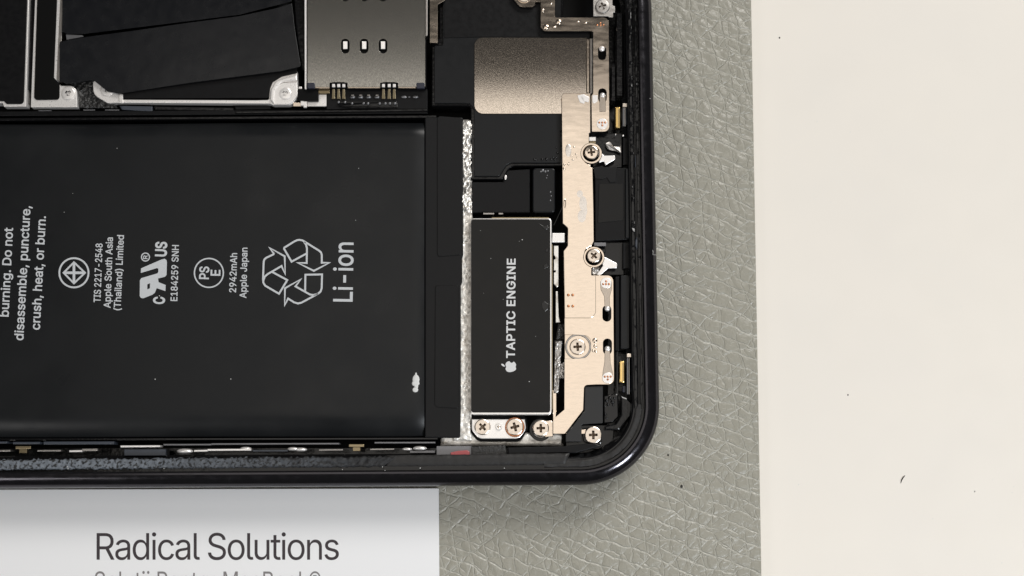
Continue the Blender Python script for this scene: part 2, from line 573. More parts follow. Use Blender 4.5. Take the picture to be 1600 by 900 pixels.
def rim_path():
    x0, y0, x1, y1, r = -700, -110, 1030, 758.5, 125
    pts = []
    def line(a, b, n):
        for i in range(n): pts.append((a[0] + (b[0] - a[0]) * i / n, a[1] + (b[1] - a[1]) * i / n))
    def arc(cx, cy, a0, n=22):
        for i in range(n):
            a = math.radians(a0 + 90 * i / n)
            pts.append((cx + r * math.cos(a), cy + r * math.sin(a)))
    arc(x1 - r, y1 - r, 0)                       # bottom right, from the right side to the bottom
    line((x1 - r, y1), (x0 + r, y1), 50)
    arc(x0 + r, y1 - r, 90)
    line((x0, y1 - r), (x0, y0 + r), 20)
    arc(x0 + r, y0 + r, 180)
    line((x0 + r, y0), (x1 - r, y0), 50)
    arc(x1 - r, y0 + r, 270)
    line((x1, y0 + r), (x1, y1 - r), 24)
    return [sk(*p) for p in pts]
RIM = [P(x, y, -15) for x, y in rim_path()]
RN = []
for i in range(len(RIM)):
    t = (RIM[(i + 1) % len(RIM)] - RIM[i - 1]); t.z = 0; t.normalize()
    nn = Vector((t.y, -t.x, 0))
    RN.append(nn)
cen = sum((p for p in RIM), Vector()) / len(RIM)
if (cen - RIM[30]).dot(RN[30]) < 0: RN = [-n for n in RN]

def sweep(profile, i0=0, i1=None, wob=0.0, seed=0.0, cap=0):
    bm = bmesh.new()
    n = len(RIM)
    idx = list(range(n)) if i1 is None else [i % n for i in range(i0, i1 + 1)]
    rows = []
    for i in idx:
        row = []
        for k, (d, z) in enumerate(profile):
            p = RIM[i] + RN[i] * d * U
            w = wob * noise.noise(Vector((i * 0.9, k * 1.7, seed)))
            row.append(bm.verts.new(Vector((p.x, p.y, (z + w) * U))))
        rows.append(row)
    m = len(rows) if i1 is None else len(rows) - 1
    for a in range(m):
        r0, r1 = rows[a], rows[(a + 1) % len(rows)]
        for k in range(len(profile) - 1):
            bm.faces.new((r0[k], r0[k + 1], r1[k + 1], r1[k]))
    if i1 is None:
        bm.faces.new([r[cap] for r in rows])
    bmesh.ops.recalc_face_normals(bm, faces=bm.faces)
    return bm

prof = [(26, -85.8), (14, -82), (6, -74), (1.5, -62), (0, -48), (0, -30)]
for k in range(1, 11):
    t = math.pi / 2 * k / 10
    prof.append((22.5 * (1 - math.cos(t)), -20 + 20 * math.sin(t)))
frame = place('frame', sweep(prof + [(23.6, -0.8), (24.2, -3), (24.6, -9)]), 'frame', phone, 'dark glossy rounded outer frame of the phone', smooth=True)
tray = place('inner_tray', sweep([(23.5, -7), (24, -8.5), (31, -9), (31.6, -12), (36, -12.6), (36.6, -9.6), (41, -9.8), (43.5, -11), (44.2, -26), (50, -28), (51, -72)], wob=0.5, cap=-1), 'gloss', phone, 'black glossy inner ledge and floor of the housing')

def strip_on_rim(name, m, d0, d1, z, amp, i0, i1, parent, label=None, seed=0.0, sub=14, fine=6):
    bm = bmesh.new(); rows = []
    n = len(RIM)
    for i in range(i0, i1):
        a, b = i % n, (i + 1) % n
        for f in range(sub):
            t = f / sub
            p = RIM[a] * (1 - t) + RIM[b] * t; nn = (RN[a] * (1 - t) + RN[b] * t).normalized()
            row = []
            for k in range(fine + 1):
                s = k / fine
                q = p + nn * (d0 + (d1 - d0) * s + 1.0 * noise.noise(Vector((p.x * 3, p.y * 3, seed + k * 0.4)))) * U
                h = amp * (noise.fractal(Vector((q.x * 4.5, q.y * 4.5, seed)), 0.9, 2.6, 4) + 0.1) if 0 < k < fine else -3
                row.append(bm.verts.new(Vector((q.x, q.y, (z + h) * U))))
            rows.append(row)
    for a in range(len(rows) - 1):
        for k in range(fine): bm.faces.new((rows[a][k], rows[a][k + 1], rows[a + 1][k + 1], rows[a + 1][k]))
    bmesh.ops.recalc_face_normals(bm, faces=bm.faces)
    return place(name, bm, m, parent, label, smooth=True)

NR = len(RIM)
strip_on_rim('adhesive_bead', 'gloss', 25, 30.5, -7.5, 1.5, NR - 24, NR + 1, tray, 'ragged black sealant along the right ledge', 2.0)
strip_on_rim('adhesive_bead', 'ledge', 26, 40, -7.6, 1.6, NR, NR + 24, tray, 'matte sealant turning round the lower corner', 8.0)
strip_on_rim('adhesive_bead', 'gloss', 33, 41, -8, 2.2, NR - 24, NR + 1, tray, 'crumpled black sealant on the inner ledge', 5.0)
rough_strip('adhesive_foam', 'foam', tray, [(-140, 719.5), (622, 713), (600, 729.5), (-140, 736)], 320, 9, 2.6, 4.5, -5.6, 4, 3.6, 'crumbly blue grey adhesive left on the lower ledge', 3.3)
rough_strip('ledge_tape', 'ledge', tray, [(604, 711.5), (890, 708), (884, 727), (604, 730)], 90, 5, 0.5, 9.0, -6.6, 3, 0.8, None, 1.3)

# chassis floor plates
slab('floor_plate', rect(-640, -70, 950, 700, 50), -66, 3, 'deep', phone, bev=0)
chassis = rough_strip('chassis_strip', 'chassis', phone, [(717, 330), (738.5, 330), (738.5, 690), (706, 690)], 14, 130, 3.2, 6.5, -28, 8, 0.6, 'rough silver metal strip between battery and haptic module', 6.0)
rough_strip('torn_foil', 'foil', phone, [(720, 187), (738.5, 187), (738.5, 334), (718, 334)], 14, 90, 6.0, 7.5, -25, 10, 1.2, 'ragged shiny foil at the upper end of the silver strip', 2.0)
rough_strip('chassis_corner', 'chassis', phone, [(690, 676), (880, 676), (880, 697), (688, 697)], 60, 8, 1.4, 8.0, -33, 6, 1.0, 'silver metal floor below the row of screws', 8.0)

# ---- battery
def pillow(x0, x1, yt, yb, z, nx=110, ny=64):
    bm = bmesh.new(); g = []
    for j in range(ny + 1):
        row = []
        for i in range(nx + 1):
            fx, fy = i / nx, j / ny
            fy = 0.5 - 0.5 * math.cos(math.pi * fy); fx = 0.5 - 0.5 * math.cos(math.pi * fx)
            x = x0 + (x1 - x0) * fx
            top = yt(x); bot = yb(x)
            y = top + (bot - top) * fy
            dr = lambda d, w, k: -k * max(0.0, 1 - d / w) ** 2.4
            h = dr(bot - y, 46, 15) + dr(y - top, 20, 11) + dr(x1 - x, 24, 3) + dr(x - x0, 14, 10)
            h += 0.30 * noise.fractal(Vector((x / 140, y / 140, 4.0)), 1.0, 2.0, 3)
            row.append(bm.verts.new(P(x, y, z + h)))
        g.append(row)
    for j in range(ny):
        for i in range(nx): bm.faces.new((g[j + 1][i], g[j + 1][i + 1], g[j][i + 1], g[j][i]))
    edge = [g[0][i] for i in range(nx + 1)] + [g[j][nx] for j in range(1, ny + 1)] + [g[ny][i] for i in range(nx - 1, -1, -1)] + [g[j][0] for j in range(ny - 1, 0, -1)]
    low = [bm.verts.new(Vector((v.co.x, v.co.y, -62 * U))) for v in edge]
    for i in range(len(edge)): bm.faces.new((edge[i - 1], low[i - 1], low[i], edge[i]))
    bmesh.ops.recalc_face_normals(bm, faces=bm.faces)
    return bm
batt = place('battery', pillow(-330, 663, lambda x: 194.5 - 0.004 * x + 0.6 * math.sin(x / 90), lambda x: 684 - 0.003 * x + 0.5 * math.sin(x / 70), -15), 'battery', phone, 'large flat black battery with grey printed markings', smooth=True)
end = slab('battery_end_tape', [(663.5, 183, 3), (723.6, 183, 3), (723.6, 398), (722, 404), (722.2, 440), (720, 446), (720, 640), (719, 684, 3), (663.5, 684, 3)], -21, 40, 'flap', phone, bev=2.0, label='black tape over the right end of the battery')
slab('tape_panel', [(683, 181, 5), (721, 184, 2), (721, 398, 2), (683, 401, 5)], -19.6, 2, 'flap', end, bev=0.7)
slab('tape_panel', [(680, 446, 4), (716, 446, 2), (716, 638, 2), (679, 636, 6)], -19.6, 2, 'flap', end, bev=0.7)
zb = -14.45
TX = [('burning. Do not', (13.2, 495), (20.2, 356), 13.6, 0.014), ('disassemble, puncture,', (36.2, 532), (47.5, 322), 13.8, 0.014), ('crush, heat, or burn.', (62, 515.5), (71.5, 338), 13.8, 0.014),
      ('TIS 2217-2548', (156.8, 472.5), (160.2, 380.5), 10.4, 0.014), ('Apple South Asia', (172.5, 481.5), (176.3, 371), 10.4, 0.014), ('(Thailand) Limited', (188.2, 485), (193.5, 367.5), 10.4, 0.014),
      ('E184259 SNH', (276.8, 470.5), (279.3, 383), 10.2, 0.014), ('2942mAh', (368.6, 457), (370.4, 395.5), 10.4, 0.014), ('Apple Japan', (384.7, 466), (386.5, 387), 10.2, 0.014),
      ('Li-ion', (550.5, 471.5), (552, 379), 29.5, 0.010)]
for s, a, b, c, w in TX:
    printed('lettering', 'print', batt, lambda bm, s=s, a=a, b=b, c=c, w=w: text_bm(bm, s, a, b, c, zb, w))

def ringpoly(bm, cx, cy, r, w):
    stroke_bm(bm, [(cx + r * math.cos(2 * math.pi * i / 48), cy + r * math.sin(2 * math.pi * i / 48)) for i in range(48)], w, zb, True)

def tis(bm):
    s = 3.4625
    T = lambda x, y: (x / s, 300 + y / s)
    ringpoly(bm, *T(400, 437), 79 / s, 9.5 / s)
    A = [T(344, 437), T(400, 380), T(460, 437), T(400, 494)]
    stroke_bm(bm, A, 9.5 / s, zb, True)
    stroke_bm(bm, [T(344, 437), T(460, 437)], 14 / s, zb + 0.1)
    stroke_bm(bm, [T(400, 382), T(400, 494)], 14 / s, zb + 0.2)
printed('certification_mark', 'print', batt, tis, 'grey circle with a crossed diamond')

def ulmark(bm):
    s = 3.4625
    T = lambda pts: [(x / s, 300 + y / s) for x, y in pts]
    body = T([(762, 438), (763, 413), (872, 366), (890, 361), (901, 368), (903, 380), (901, 448), (893, 458), (855, 468), (858, 488), (896, 503), (895, 536), (848, 520), (838, 545), (824, 556), (775, 575), (762, 573), (756, 562), (757, 478), (764, 466), (852, 440), (857, 430), (856, 414), (848, 412)])
    face_bm(bm, body, zb, [T([(797, 500), (812, 493), (811, 521), (797, 527)])])
    ringpoly(bm, 787 / s, 300 + 352 / s, 21.5 / s, 6 / s)
    text_bm(bm, 'R', (797 / s, 300 + 363 / s), (797.5 / s, 300 + 342 / s), 22 / s, zb, 0.02)
    text_bm(bm, 'C', (889 / s, 300 + 607 / s), (890 / s, 300 + 567 / s), 58 / s, zb, 0.03)
    text_bm(bm, 'US', (899 / s, 300 + 350 / s), (902 / s, 300 + 270 / s), 58 / s, zb, 0.03)
printed('certification_mark', 'print', batt, ulmark, 'grey mark of joined letters with c and US')

def pse(bm):
    s = 5.0
    ringpoly(bm, 280 + 232 / s, 340 + 432 / s, 113 / s, 10.5 / s)
    text_bm(bm, 'PS', (280 + 229 / s, 340 + 482 / s), (280 + 233 / s, 340 + 383 / s), 72 / s, zb, 0.02)
    text_bm(bm, 'E', (280 + 319 / s, 340 + 455 / s), (280 + 320 / s, 340 + 408 / s), 72 / s, zb, 0.02)
printed('certification_mark', 'print', batt, pse, 'grey circle holding the letters PS and E')

def recyc(bm):
    s = 5.0
    T = lambda pts: [(280 + x / s, 340 + y / s) for x, y in pts]
    w = 14.5 / s
    k = 0
    for pts, closed in (
        ([(816, 238), (900, 186), (922, 176), (940, 174), (962, 178), (980, 188), (1092, 258), (1108, 272), (1114, 292), (1114, 353), (1172, 353), (1052, 416), (926, 353), (996, 355), (998, 240), (992, 214), (976, 190)], False),
        ([(816, 238), (878, 344), (996, 280)], False),
        ([(742, 284), (680, 314), (666, 326), (660, 344), (655, 482), (658, 510), (672, 532), (780, 595), (844, 488), (726, 424)], False),
        ([(742, 284), (706, 236), (824, 302), (828, 440), (800, 378), (690, 442), (668, 462), (658, 490)], False),
        ([(984, 572), (986, 446), (1116, 444), (1113, 552), (1104, 578), (1086, 594), (1050, 605), (1020, 600), (908, 537), (950, 482), (826, 552), (824, 684), (850, 632), (898, 662), (928, 671), (956, 664), (1086, 594)], False)):
        k += 1
        stroke_bm(bm, T(pts), w, zb + 0.05 * k, closed)
printed('recycling_mark', 'print', batt, recyc, 'grey outlined triangle of three recycling arrows')
# pale scuff near the battery's end
bmb = bmesh.new()
for x, y, r, q in ((650, 593, 5.5, 1.4), (648, 599, 4.5, 1.0), (651, 599, 4.5, 0.9), (649, 609, 4.5, 0.9), (650.5, 604, 3, 1.2), (650, 585, 1.5, 2)):
    dome_bm(bmb, x, y, r, -15.2, 0.2, 12, q)
place('scuff', bmb, 'smear', batt, smooth=True, label='small pale scuff on the battery wrap')

# ---- bottom channel: rails, spring clips, red seal
slab('rail', [(-300, 685.5), (684, 683.5), (684, 687), (-300, 689)], -26, 20, 'gloss', phone, bev=0.8)
for x0, x1, ya, yb, z, m in [(-60, 11, 690, 693, -20, 'bluegrey'), (20, 62, 690.5, 694, -20, 'bluegrey'), (68, 178, 690, 694.5, -20, 'bluegrey'), (255, 330, 693.5, 696, -20, 'grey'), (330, 530, 692.5, 695, -20, 'grey'), (585, 680, 690.5, 693, -20, 'grey'),
                             (194, 259, 702, 712, -24, 'bluegrey'), (395, 450, 703, 706, -24, 'bluegrey'), (640, 680, 704, 708, -24, 'grey')]:
    slab('channel_rail', [(x0, ya), (x1, ya - (x1 - x0) * 0.003), (x1, yb - (x1 - x0) * 0.003), (x0, yb)], z, 26, m, phone, bev=0.6)
for x0, x1, ya, yb, m in [(-30, 16, 703, 706, 'dull'), (58, 95, 703, 705.6, 'dull'), (108, 128, 703.5, 706.5, 'silver'), (128, 152, 701, 705, 'dull'), (188, 250, 696, 699, 'silver'), (303, 324, 703, 706, 'silver'), (324, 392, 701.5, 704.5, 'silver'),
                          (498, 536, 702, 704.5, 'dull'), (578, 616, 701, 703.5, 'dull')]:
    slab('clip_edge', [(x0, ya), (x1, ya - 0.4), (x1, yb - 0.4), (x0, yb)], -19, 22, m, phone, bev=0.7)
for cx, cy, w in [(289, 705, 13), (384, 701, 9), (458, 701.5, 9), (470, 702.5, 10), (636, 702, 8), (656, 700.5, 11)]:
    dome('clip_tip', cx, cy, w, -24, 'silver', phone, h=0.5, sy=0.32)
for cx, ya in [(36, 697), (557, 694)]:
    c = slab('spring_clip', rect(cx - 12, ya, cx + 12, ya + 4.5, 1), -17, 3, 'brass', phone, bev=0.6, label='small brass spring clip on the lower side wall')
    slab('clip_foot', rect(cx - 6, ya + 3, cx + 6, ya + 11), -24, 6, 'brass', c, bev=0.5)
slab('red_seal', [(704, 707), (716, 704.5), (730, 703.5), (734, 706, 1), (733.5, 711, 1), (704, 711)], -19, 3, 'red', phone, bev=0.8, label='small red seal in the lower side channel')
slab('seal_bed', rect(682, 697, 737, 711.5, 1), -22, 18, 'grey', phone, bev=0.5)
slab('channel_block', [(737, 698), (790, 695.5), (792, 712), (737, 712)], -16, 30, 'grit', phone, bev=1)

# ---- wall between battery bay and board
slab('bay_wall', [(-330, 186.5), (682, 180), (682, 184), (-330, 190.5)], -22, 40, 'gloss', phone, bev=0.7, label='thin black wall along the upper side of the battery')
slab('bay_wall', [(-330, 176), (668, 170.5), (668, 177.5), (-330, 183)], -24, 40, 'black', phone, bev=1.0)
slab('bay_wall', [(368, 174), (668, 170.2), (668, 173.4), (368, 177.2)], -20, 10, 'gloss', phone, bev=0.6)

# ---- board area, upper left
board = slab('circuit_board', [(-640, -80), (470, -80), (470, 172), (-640, 178)], -44, 14, 'deep', phone, bev=0)
s1 = slab('shield_frame', [(-240, -80), (47.5, -80), (40.5, 166.5, 1), (6, 166.5), (4, 161), (-240, 161)], -17, 20, 'silver', phone, bev=0.6, label='silver edge around the black shield at the picture edge')
slab('shield_cover', [(-236, -78), (45.3, -78), (37, 162.5, 6), (10, 162.5, 3), (6, 158, 2), (-236, 158)], -15.6, 2, 'black', s1, bev=0.8)
s2 = slab('shield_frame', [(58, -80), (98, -80), (88, 126), (94, 133), (94, 134, 2), (119, 134, 11), (120.5, 167.5, 1), (48, 167.5, 1)], -18, 18, 'silver', phone, bev=0.7, label='white metal shield frame with a screw tab')
slab('shield_cover', [(60.5, -78), (92, -78), (84, 121), (93, 131), (92.5, 155.5, 5), (53, 156, 5)], -16.2, 2, 'deep', s2, bev=0.5)
slab('shield_wall', [(97.5, -78), (101, -78), (94, 128), (88, 124)], -17, 16, 'dull', s2, bev=0.5)
rough_strip('foam_pad', 'grit', phone, [(100, 122), (150, 124), (186, 170), (119, 170)], 50, 36, 1.6, 4.0, -26, 6, 1.0, 'crinkled black foam between the two shield frames', 4.4)
s3 = slab('shield_frame', [(145, 128, 4), (160, 118), (200, 118), (200, 148), (190, 148), (190, 155.5), (400, 156.5), (420, 156, 3), (421, 140), (426, 128, 8), (440, 118, 10), (464, 111), (466, 150), (455, 164.5, 12), (427, 164.5), (422, 162), (184, 160.5), (168, 161, 14), (146, 148, 14)], -19, 14, 'silver', phone, bev=0.9, n=6, label='white metal shield frame with a raised rounded corner tab')
slab('shield_cover', [(188, 90), (464, 90), (464, 114), (440, 119.5, 9), (423.5, 130, 8), (419.5, 153, 4), (193, 153.5, 3), (190, 146)], -17.4, 2, 'black', s3, bev=0.6)
slab('corner_tab', [(429, 140, 10), (440, 129.5, 10), (464.5, 128.5), (465, 150, 10), (452, 163.5, 12), (428.5, 163.5)], -15.5, 3, 'silver', s3, bev=1.0)
slab('fold_ridge', [(421.5, 156), (422.5, 140, 8), (431, 125, 12), (464, 116), (464.5, 125.5), (440, 128, 10), (430, 140, 6), (428.5, 163)], -13.5, 5, 'silver', s3, bev=2.2)
slab('frame_step', [(186, 147, 1), (192, 147, 1), (192, 161), (186, 161)], -16.5, 3, 'silver', s3, bev=0.6)
# black films lying over the board
t1 = slab('film_sheet', [(98, -80), (453, -80), (455.5, 2), (374, 23), (250, 38.5), (131, 53), (104, 53), (97, 49)], -10.5, 0.8, 'tape', phone, bev=0.3, label='flat black film over the board, upper sheet')
zt = lambda x, y: -11.0 + (x - 95) * 0.009 - (y - 60) * 0.025
t2 = slab('film_sheet', [(93, 66), (103, 63), (131, 58), (200, 49), (290, 36), (374, 25), (430, 13), (456, 5), (462, 55), (470, 104, 3), (440, 111), (300, 129), (185, 146.5, 3), (168, 143, 4), (146, 125, 4), (104, 131, 3), (93, 126)], zt, 0.8, 'tape', phone, bev=0.4, label='black film folded over the board, slanting lower sheet')
slab('film_corner', [(103, 54), (128, 55), (131, 57), (104, 62)], -11, 0.6, 'grey', t1, bev=0.2)
slab('film_edge', [(93, 66), (96, 64), (97, 126), (93, 126)], -13, 2, 'black', t2, bev=0.6)
# little things under the board's edge
slab('glossy_clip', [(186, 165), (238, 166), (238, 174.5), (190, 171)], -24, 6, 'bluegrey', phone, bev=1.2)
slab('edge_flex', [(240, 166), (365, 168), (365, 174), (242, 172)], -26, 6, 'gloss', phone, bev=1.4)
slab('edge_flex', [(366, 166), (420, 165), (425, 171), (368, 172)], -26, 6, 'black', phone, bev=1.4)
for x0, x1, y in [(60, 80, 172), (130, 148, 171), (164, 186, 171), (115, 130, 174.5), (150, 165, 174.5)]:
    slab('solder_edge', rect(x0, y, x1, y + 1.6), -25, 3, 'grey', phone, bev=0.4)
slab('gap_strip', [(48, -60), (57, -60), (50, 140), (43, 140)], -24, 10, 'gloss', phone, bev=0.8)
slab('gap_cover', [(456, -60), (476, -60), (476, 110), (471, 110), (462, 40)], -24, 10, 'gloss', phone, bev=1.2)

# ---- SIM reader
sim = slab('sim_reader', [(480, -70), (664.3, -70), (664.3, 135.5, 1), (622, 135.5), (622, 129.5), (616, 128.3), (600, 128.3), (594, 129.5), (594, 135.5), (543, 135.5), (543, 129.5), (537, 128.3), (521, 128.3), (515, 129.5), (515, 135.5), (480.5, 135.5, 1)], -9, 2.4, 'steel', phone, bev=0.8, label='brushed grey steel cover of the SIM reader with three slots',
           holes=[rect(cx - 6.6, 60.5, cx + 6.6, 83.5, 6.4) for cx in (539.5, 569, 598.5)] + [rect(cx - 6.6, -21, cx + 6.6, 2, 6.4) for cx in (539.5, 569, 598.5)])
for cx in (539.5, 569, 598.5):
    for y in (64, -16):
        slab('contact_spring', [(cx - 3.4, y + 0.5), (cx + 3.4, y + 0.5), (cx + 3.4, y + 12.5), (cx - 3.4, y + 12.5)], lambda x, yy, y=y: -12.2 - 2.0 * (yy - y - 6) / 12, 1, 'silver', sim, bev=0.4)
slab('sim_body', [(478, -70), (666, -70), (666, 137), (478, 137)], -17, 30, 'deep', sim, bev=0)
slab('side_edge', [(475.5, -70), (478.3, -70), (478.8, 139), (476, 139)], -11, 22, 'silver', sim, bev=0.5)
slab('side_edge', [(665, -70), (668, -70), (668, 55), (665, 57)], -12, 18, 'dull', sim, bev=0.5)
for x0, x1 in ((492, 515), (543, 594), (622, 650)):
    slab('front_lip', rect(x0, 135.2, x1, 138.3), -10.2, 3, 'bracket', sim, bev=0.9)
slab('front_rail', rect(494, 139.5, 515, 146), -20, 6, 'brass', sim, bev=0.6)
slab('front_plate', rect(480, 147.5, 515, 166, 1), -24, 3, 'silver', sim, bev=0.6)
for x0, x1 in ((480, 492), (650.5, 663.5)):
    slab('corner_block', rect(x0, 129, x1, 138, 1.5), -7.5, 6, 'navy', sim, bev=1.0)
slab('plastic_foot', rect(465.5, 138.5, 497, 157, 1), -15, 14, 'deep', sim, bev=0.8)
for x, y0, y1 in ((469, 135, 144), (475, 142, 146), (472, 157, 165), (476.5, 158, 168)):
    slab('side_clip', rect(x - 2.6, y0, x + 2.6, y1, 1), -17, 4, 'silver', sim, bev=0.8)
slab('side_plate', rect(458, 160, 480, 166.5), -22, 3, 'bracket', sim, bev=0.6)
for xs in ((521, 529, 537), (599, 608, 616)):
    cxm = xs[1]
    slab('pin_block', [(cxm - 14, 130), (cxm - 8, 128.8), (cxm + 8, 128.8), (cxm + 14, 130), (cxm + 14, 138), (cxm - 14, 138)], -16, 10, 'deep', sim, bev=0.4)
    for x in xs:
        slab('pin_cap', rect(x - 2.3, 131, x + 2.3, 136, 0.5), -10.5, 4, 'silver', sim, bev=0.5)
        slab('pin_leg', [(x - 1.8, 139), (x + 1.8, 139), (x + 2.6, 154.5), (x - 2.6, 154.5)], lambda xx, y: -14 - 6 * (y - 139) / 16, 2, 'brass', sim, bev=0.4)
for x in (551, 563.5, 576, 589):
    dome('contact_stud', x, 152, 4.6, -22, 'grey', sim, h=0.6, sy=0.6)
    slab('contact_face', rect(x - 2.2, 148, x + 2.2, 149.4), -17.5, 1, 'dull', sim, bev=0.2)
slab('front_tray', [(510, 139), (668, 139), (668, 171), (510, 171)], -23, 12, 'black', sim, bev=1)
slab('front_film', [(525, 159, 3), (620, 158, 1), (622, 168, 1), (545, 169, 6), (530, 166, 6)], lambda x, y: -19 + 1.2 * math.sin(x * 0.2), 2, 'gloss', sim, bev=0.8)
for x in (529, 539, 550, 568, 575, 593, 602, 609, 617):
    dome('solder_bead', x, 161 + (0.5 if x > 540 else -1.5), 2.2, -17.5, 'grey', sim, h=0.5)
for x, w in ((631, 5), (639, 2), (649, 5)):
    dome('solder_bead', x, 151.5, w, -22, 'grey', sim, h=0.3, sy=0.5)
slab('metal_strap', [(671.5, 7), (671.5, -60), (720, -60), (696, 0), (684, 7, 3), (684, 67, 1), (671.5, 67, 1)], -11, 2, 'bracket', phone, bev=0.5, label='brown reflecting metal strap beside the SIM reader')

# ---- loudspeaker
spk = slab('speaker_base', [(674, 60), (686, 60), (686, -80), (880, -80), (880, 48), (924, 48), (924, 207), (880, 207), (880, 260), (797, 260, 14), (786, 281, 8), (735, 281), (735, 166, 4), (674, 166)], -25, 40, 'gloss', phone, bev=2.0, label='black stepped loudspeaker housing')
slab('speaker_cover', [(678.5, 71, 2), (692, 71, 3), (692, -78), (876, -78), (876, 46), (922, 50), (922, 205), (876, 205), (876, 254.5), (793, 254.5, 14), (780.5, 275.5, 6), (740.5, 275.5, 1), (740.5, 170, 8), (733, 161.5), (678.5, 161.5, 1)], -19.5, 6, 'panel', spk, bev=1.0, label='smooth black speaker cover')
slab('upper_film', [(694, -78), (876, -78), (876, 46), (922, 50), (922, 58), (760, 57.5), (694, 59)], -18.4, 1.0, 'black', spk, bev=0.4)
slab('speaker_plate', [(741, 58.5, 13), (917, 58.5), (917, 146), (917, 178), (741, 178, 14)], -17.8, 1.6, 'plate', spk, bev=0.6, n=8, label='grained metal plate set in the loudspeaker')
slab('plate_fold', rect(916, 60, 921.5, 146), -15.5, 3, 'bracket', spk, bev=1.5)
slab('plate_fold', rect(922, 60, 926, 146), -18, 3, 'dull', spk, bev=0.6)
lower = slab('speaker_foot', [(737, 284), (785, 284), (792, 266, 6), (828, 264), (828, 332), (737, 332)], -27, 30, 'black', phone, bev=1.5, label='black block between loudspeaker and haptic module')
slab('connector_cover', rect(832, 262.5, 867.5, 332, 5), -22, 20, 'panel', phone, bev=2, label='small rounded black connector cover')
for x0, x1 in ((755, 772), (779, 786)):
    slab('metal_tab', rect(x0, 332.5, x1, 335), -24, 3, 'dull', lower, bev=0.4)
dome('glint_chip', 790, 277, 2, -22, 'silver', lower, h=0.4, sy=2.0)
slab('wire', [(882, 315), (883.5, 315), (866, 352), (864.5, 352)], -15, 1.5, 'gloss', phone, bev=0.4)
bmb = bmesh.new()
for x, y, r in [(835, 249, 2), (838, 249.5, 1.5), (847, 249.5, 2.3), (854, 248.5, 2.6), (861, 249, 2), (867, 249, 2.4), (870, 246, 1.7), (871, 239, 2), (869, 231, 1.2), (864, 246, 1.3)]:
    dome_bm(bmb, x, y, r, -19.3, 0.6, 10)
place('bead_cluster', bmb, 'gloss', spk, 'row of tiny black beads at the speaker edge', smooth=True, kind='stuff')
bmb = bmesh.new()
for x, y, r in [(848, 266, 2.4), (852, 268, 1.8), (856, 267, 1.5), (845, 268, 1.3), (855, 274, 1), (854, 278, 1), (860, 300, 1.4), (861, 306, 1.1), (860, 313, 1.3)]:
    dome_bm(bmb, x, y, r, -21.8, 0.35, 9)
place('residue', bmb, 'grey', phone, smooth=True, kind='stuff')

# ---- haptic module
hap = slab('haptic_module', rect(735.4, 341, 862, 648, 5), -13.5, 34, 'silver', phone, bev=1.2, label='haptic module in a bright metal case with black label')
slab('module_label', rect(736.2, 342.4, 859.8, 644.6, 4), -12.6, 1, 'hlabel', hap, bev=0.5, label='black label with pale lettering running up it')
printed('lettering', 'print2', hap, lambda b: text_bm(b, 'TAPTIC ENGINE', (804.2, 559.5), (805.2, 404), 12.8, -12.4, 0.02, 1.05))
def apple(bm):
    s = 5.0
    T = lambda pts: [(720 + x / s, 540 + y / s) for x, y in pts]
    face_bm(bm, T([(350, 178), (351, 188), (357, 198), (366, 204), (378, 207), (392, 206), (408, 202), (421, 196), (429, 189), (432, 181), (431, 174), (428, 166), (430, 158), (432, 150), (429, 140), (422, 131), (413, 124), (408, 130), (401, 134), (393, 134), (386, 130), (380, 122), (368, 124), (358, 130), (351, 140), (349, 150), (351, 158), (355, 166), (352, 172)]), -12.4)
    face_bm(bm, T([(315, 144), (324, 141), (333, 145), (341, 153), (345, 164), (335, 164), (325, 159), (318, 152)]), -12.4)
printed('printed_logo', 'print2', hap, apple, 'small pale fruit logo before the lettering')
for pts in ([(842, 349), (849, 353), (855, 352), (858, 356), (853, 359), (848, 356)], [(852, 390), (856, 387), (857, 393), (853, 394)], [(849, 415), (854, 411), (857, 417), (851, 420)], [(846, 473), (851, 471), (857, 475), (856, 483), (851, 487), (847, 481)]):
    slab('label_tear', pts, -11.9, 0.6, 'gloss', hap, bev=0.3)
slab('copper_edge', rect(768, 339.4, 858, 341.6), -14.5, 5, 'brass', hap, bev=0.5)
slab('copper_edge', rect(861.6, 382, 863.4, 640), -15, 8, 'brass', hap, bev=0.4)
flange = slab('module_flange', [(737, 655), (820, 655), (822, 670, 12), (812, 685.5, 14), (748, 685.5, 14), (737, 672, 10)], -22, 4, 'silver', hap, bev=1.2, n=7, label='bright flange of the haptic module with two screws')
slab('flange_shadow', [(735, 653), (823, 653), (825, 670, 12), (814, 690, 14), (747, 690, 14), (735, 676, 10)], -27.5, 6, 'deep', hap, bev=0.5, n=7)  # dark sheet added as the shadow under and around the flange
slab('flange_step', rect(737, 648.5, 820, 655.5), -28, 6, 'deep', hap, bev=0.4)
ring('flange_pin', 779.5, 667, -19, 2.6, 5.2, 6, 'silver', hap)
dome('pin_tip', 779.5, 667, 3.4, -21, 'screw', hap, h=0.5)

# ---- parts between haptic module and bracket
slab('side_connector', [(863, 364), (882.5, 364), (882.5, 378.5), (862, 378.5)], lambda x, y: -14 + (1.5 if x < 872 else 0), 5, 'silver', phone, bev=1.0, label='small bright metal clip at the haptic module')
slab('side_strip', [(865.5, 384), (872.5, 384), (872.5, 447), (870, 448.5), (867, 445), (865.5, 443), (865.5, 426), (868.3, 425), (868.3, 422.5), (865.5, 422), (865.5, 406), (868.3, 404), (867.5, 401), (865.5, 398)], -19, 6, 'chassis', phone, bev=0.5)
slab('side_strip', [(868.5, 455), (871.5, 455), (873, 496), (875.5, 503.5), (868.5, 503.5)], -22, 6, 'chassis', phone, bev=0.5)
rough_strip('flex_shield', 'dull', phone, [(867, 532), (879, 532), (873, 615), (864.5, 615)], 12, 60, 1.6, 3.2, -17, 6, 0.5, 'grainy silver shield beside the haptic module', 2.7)
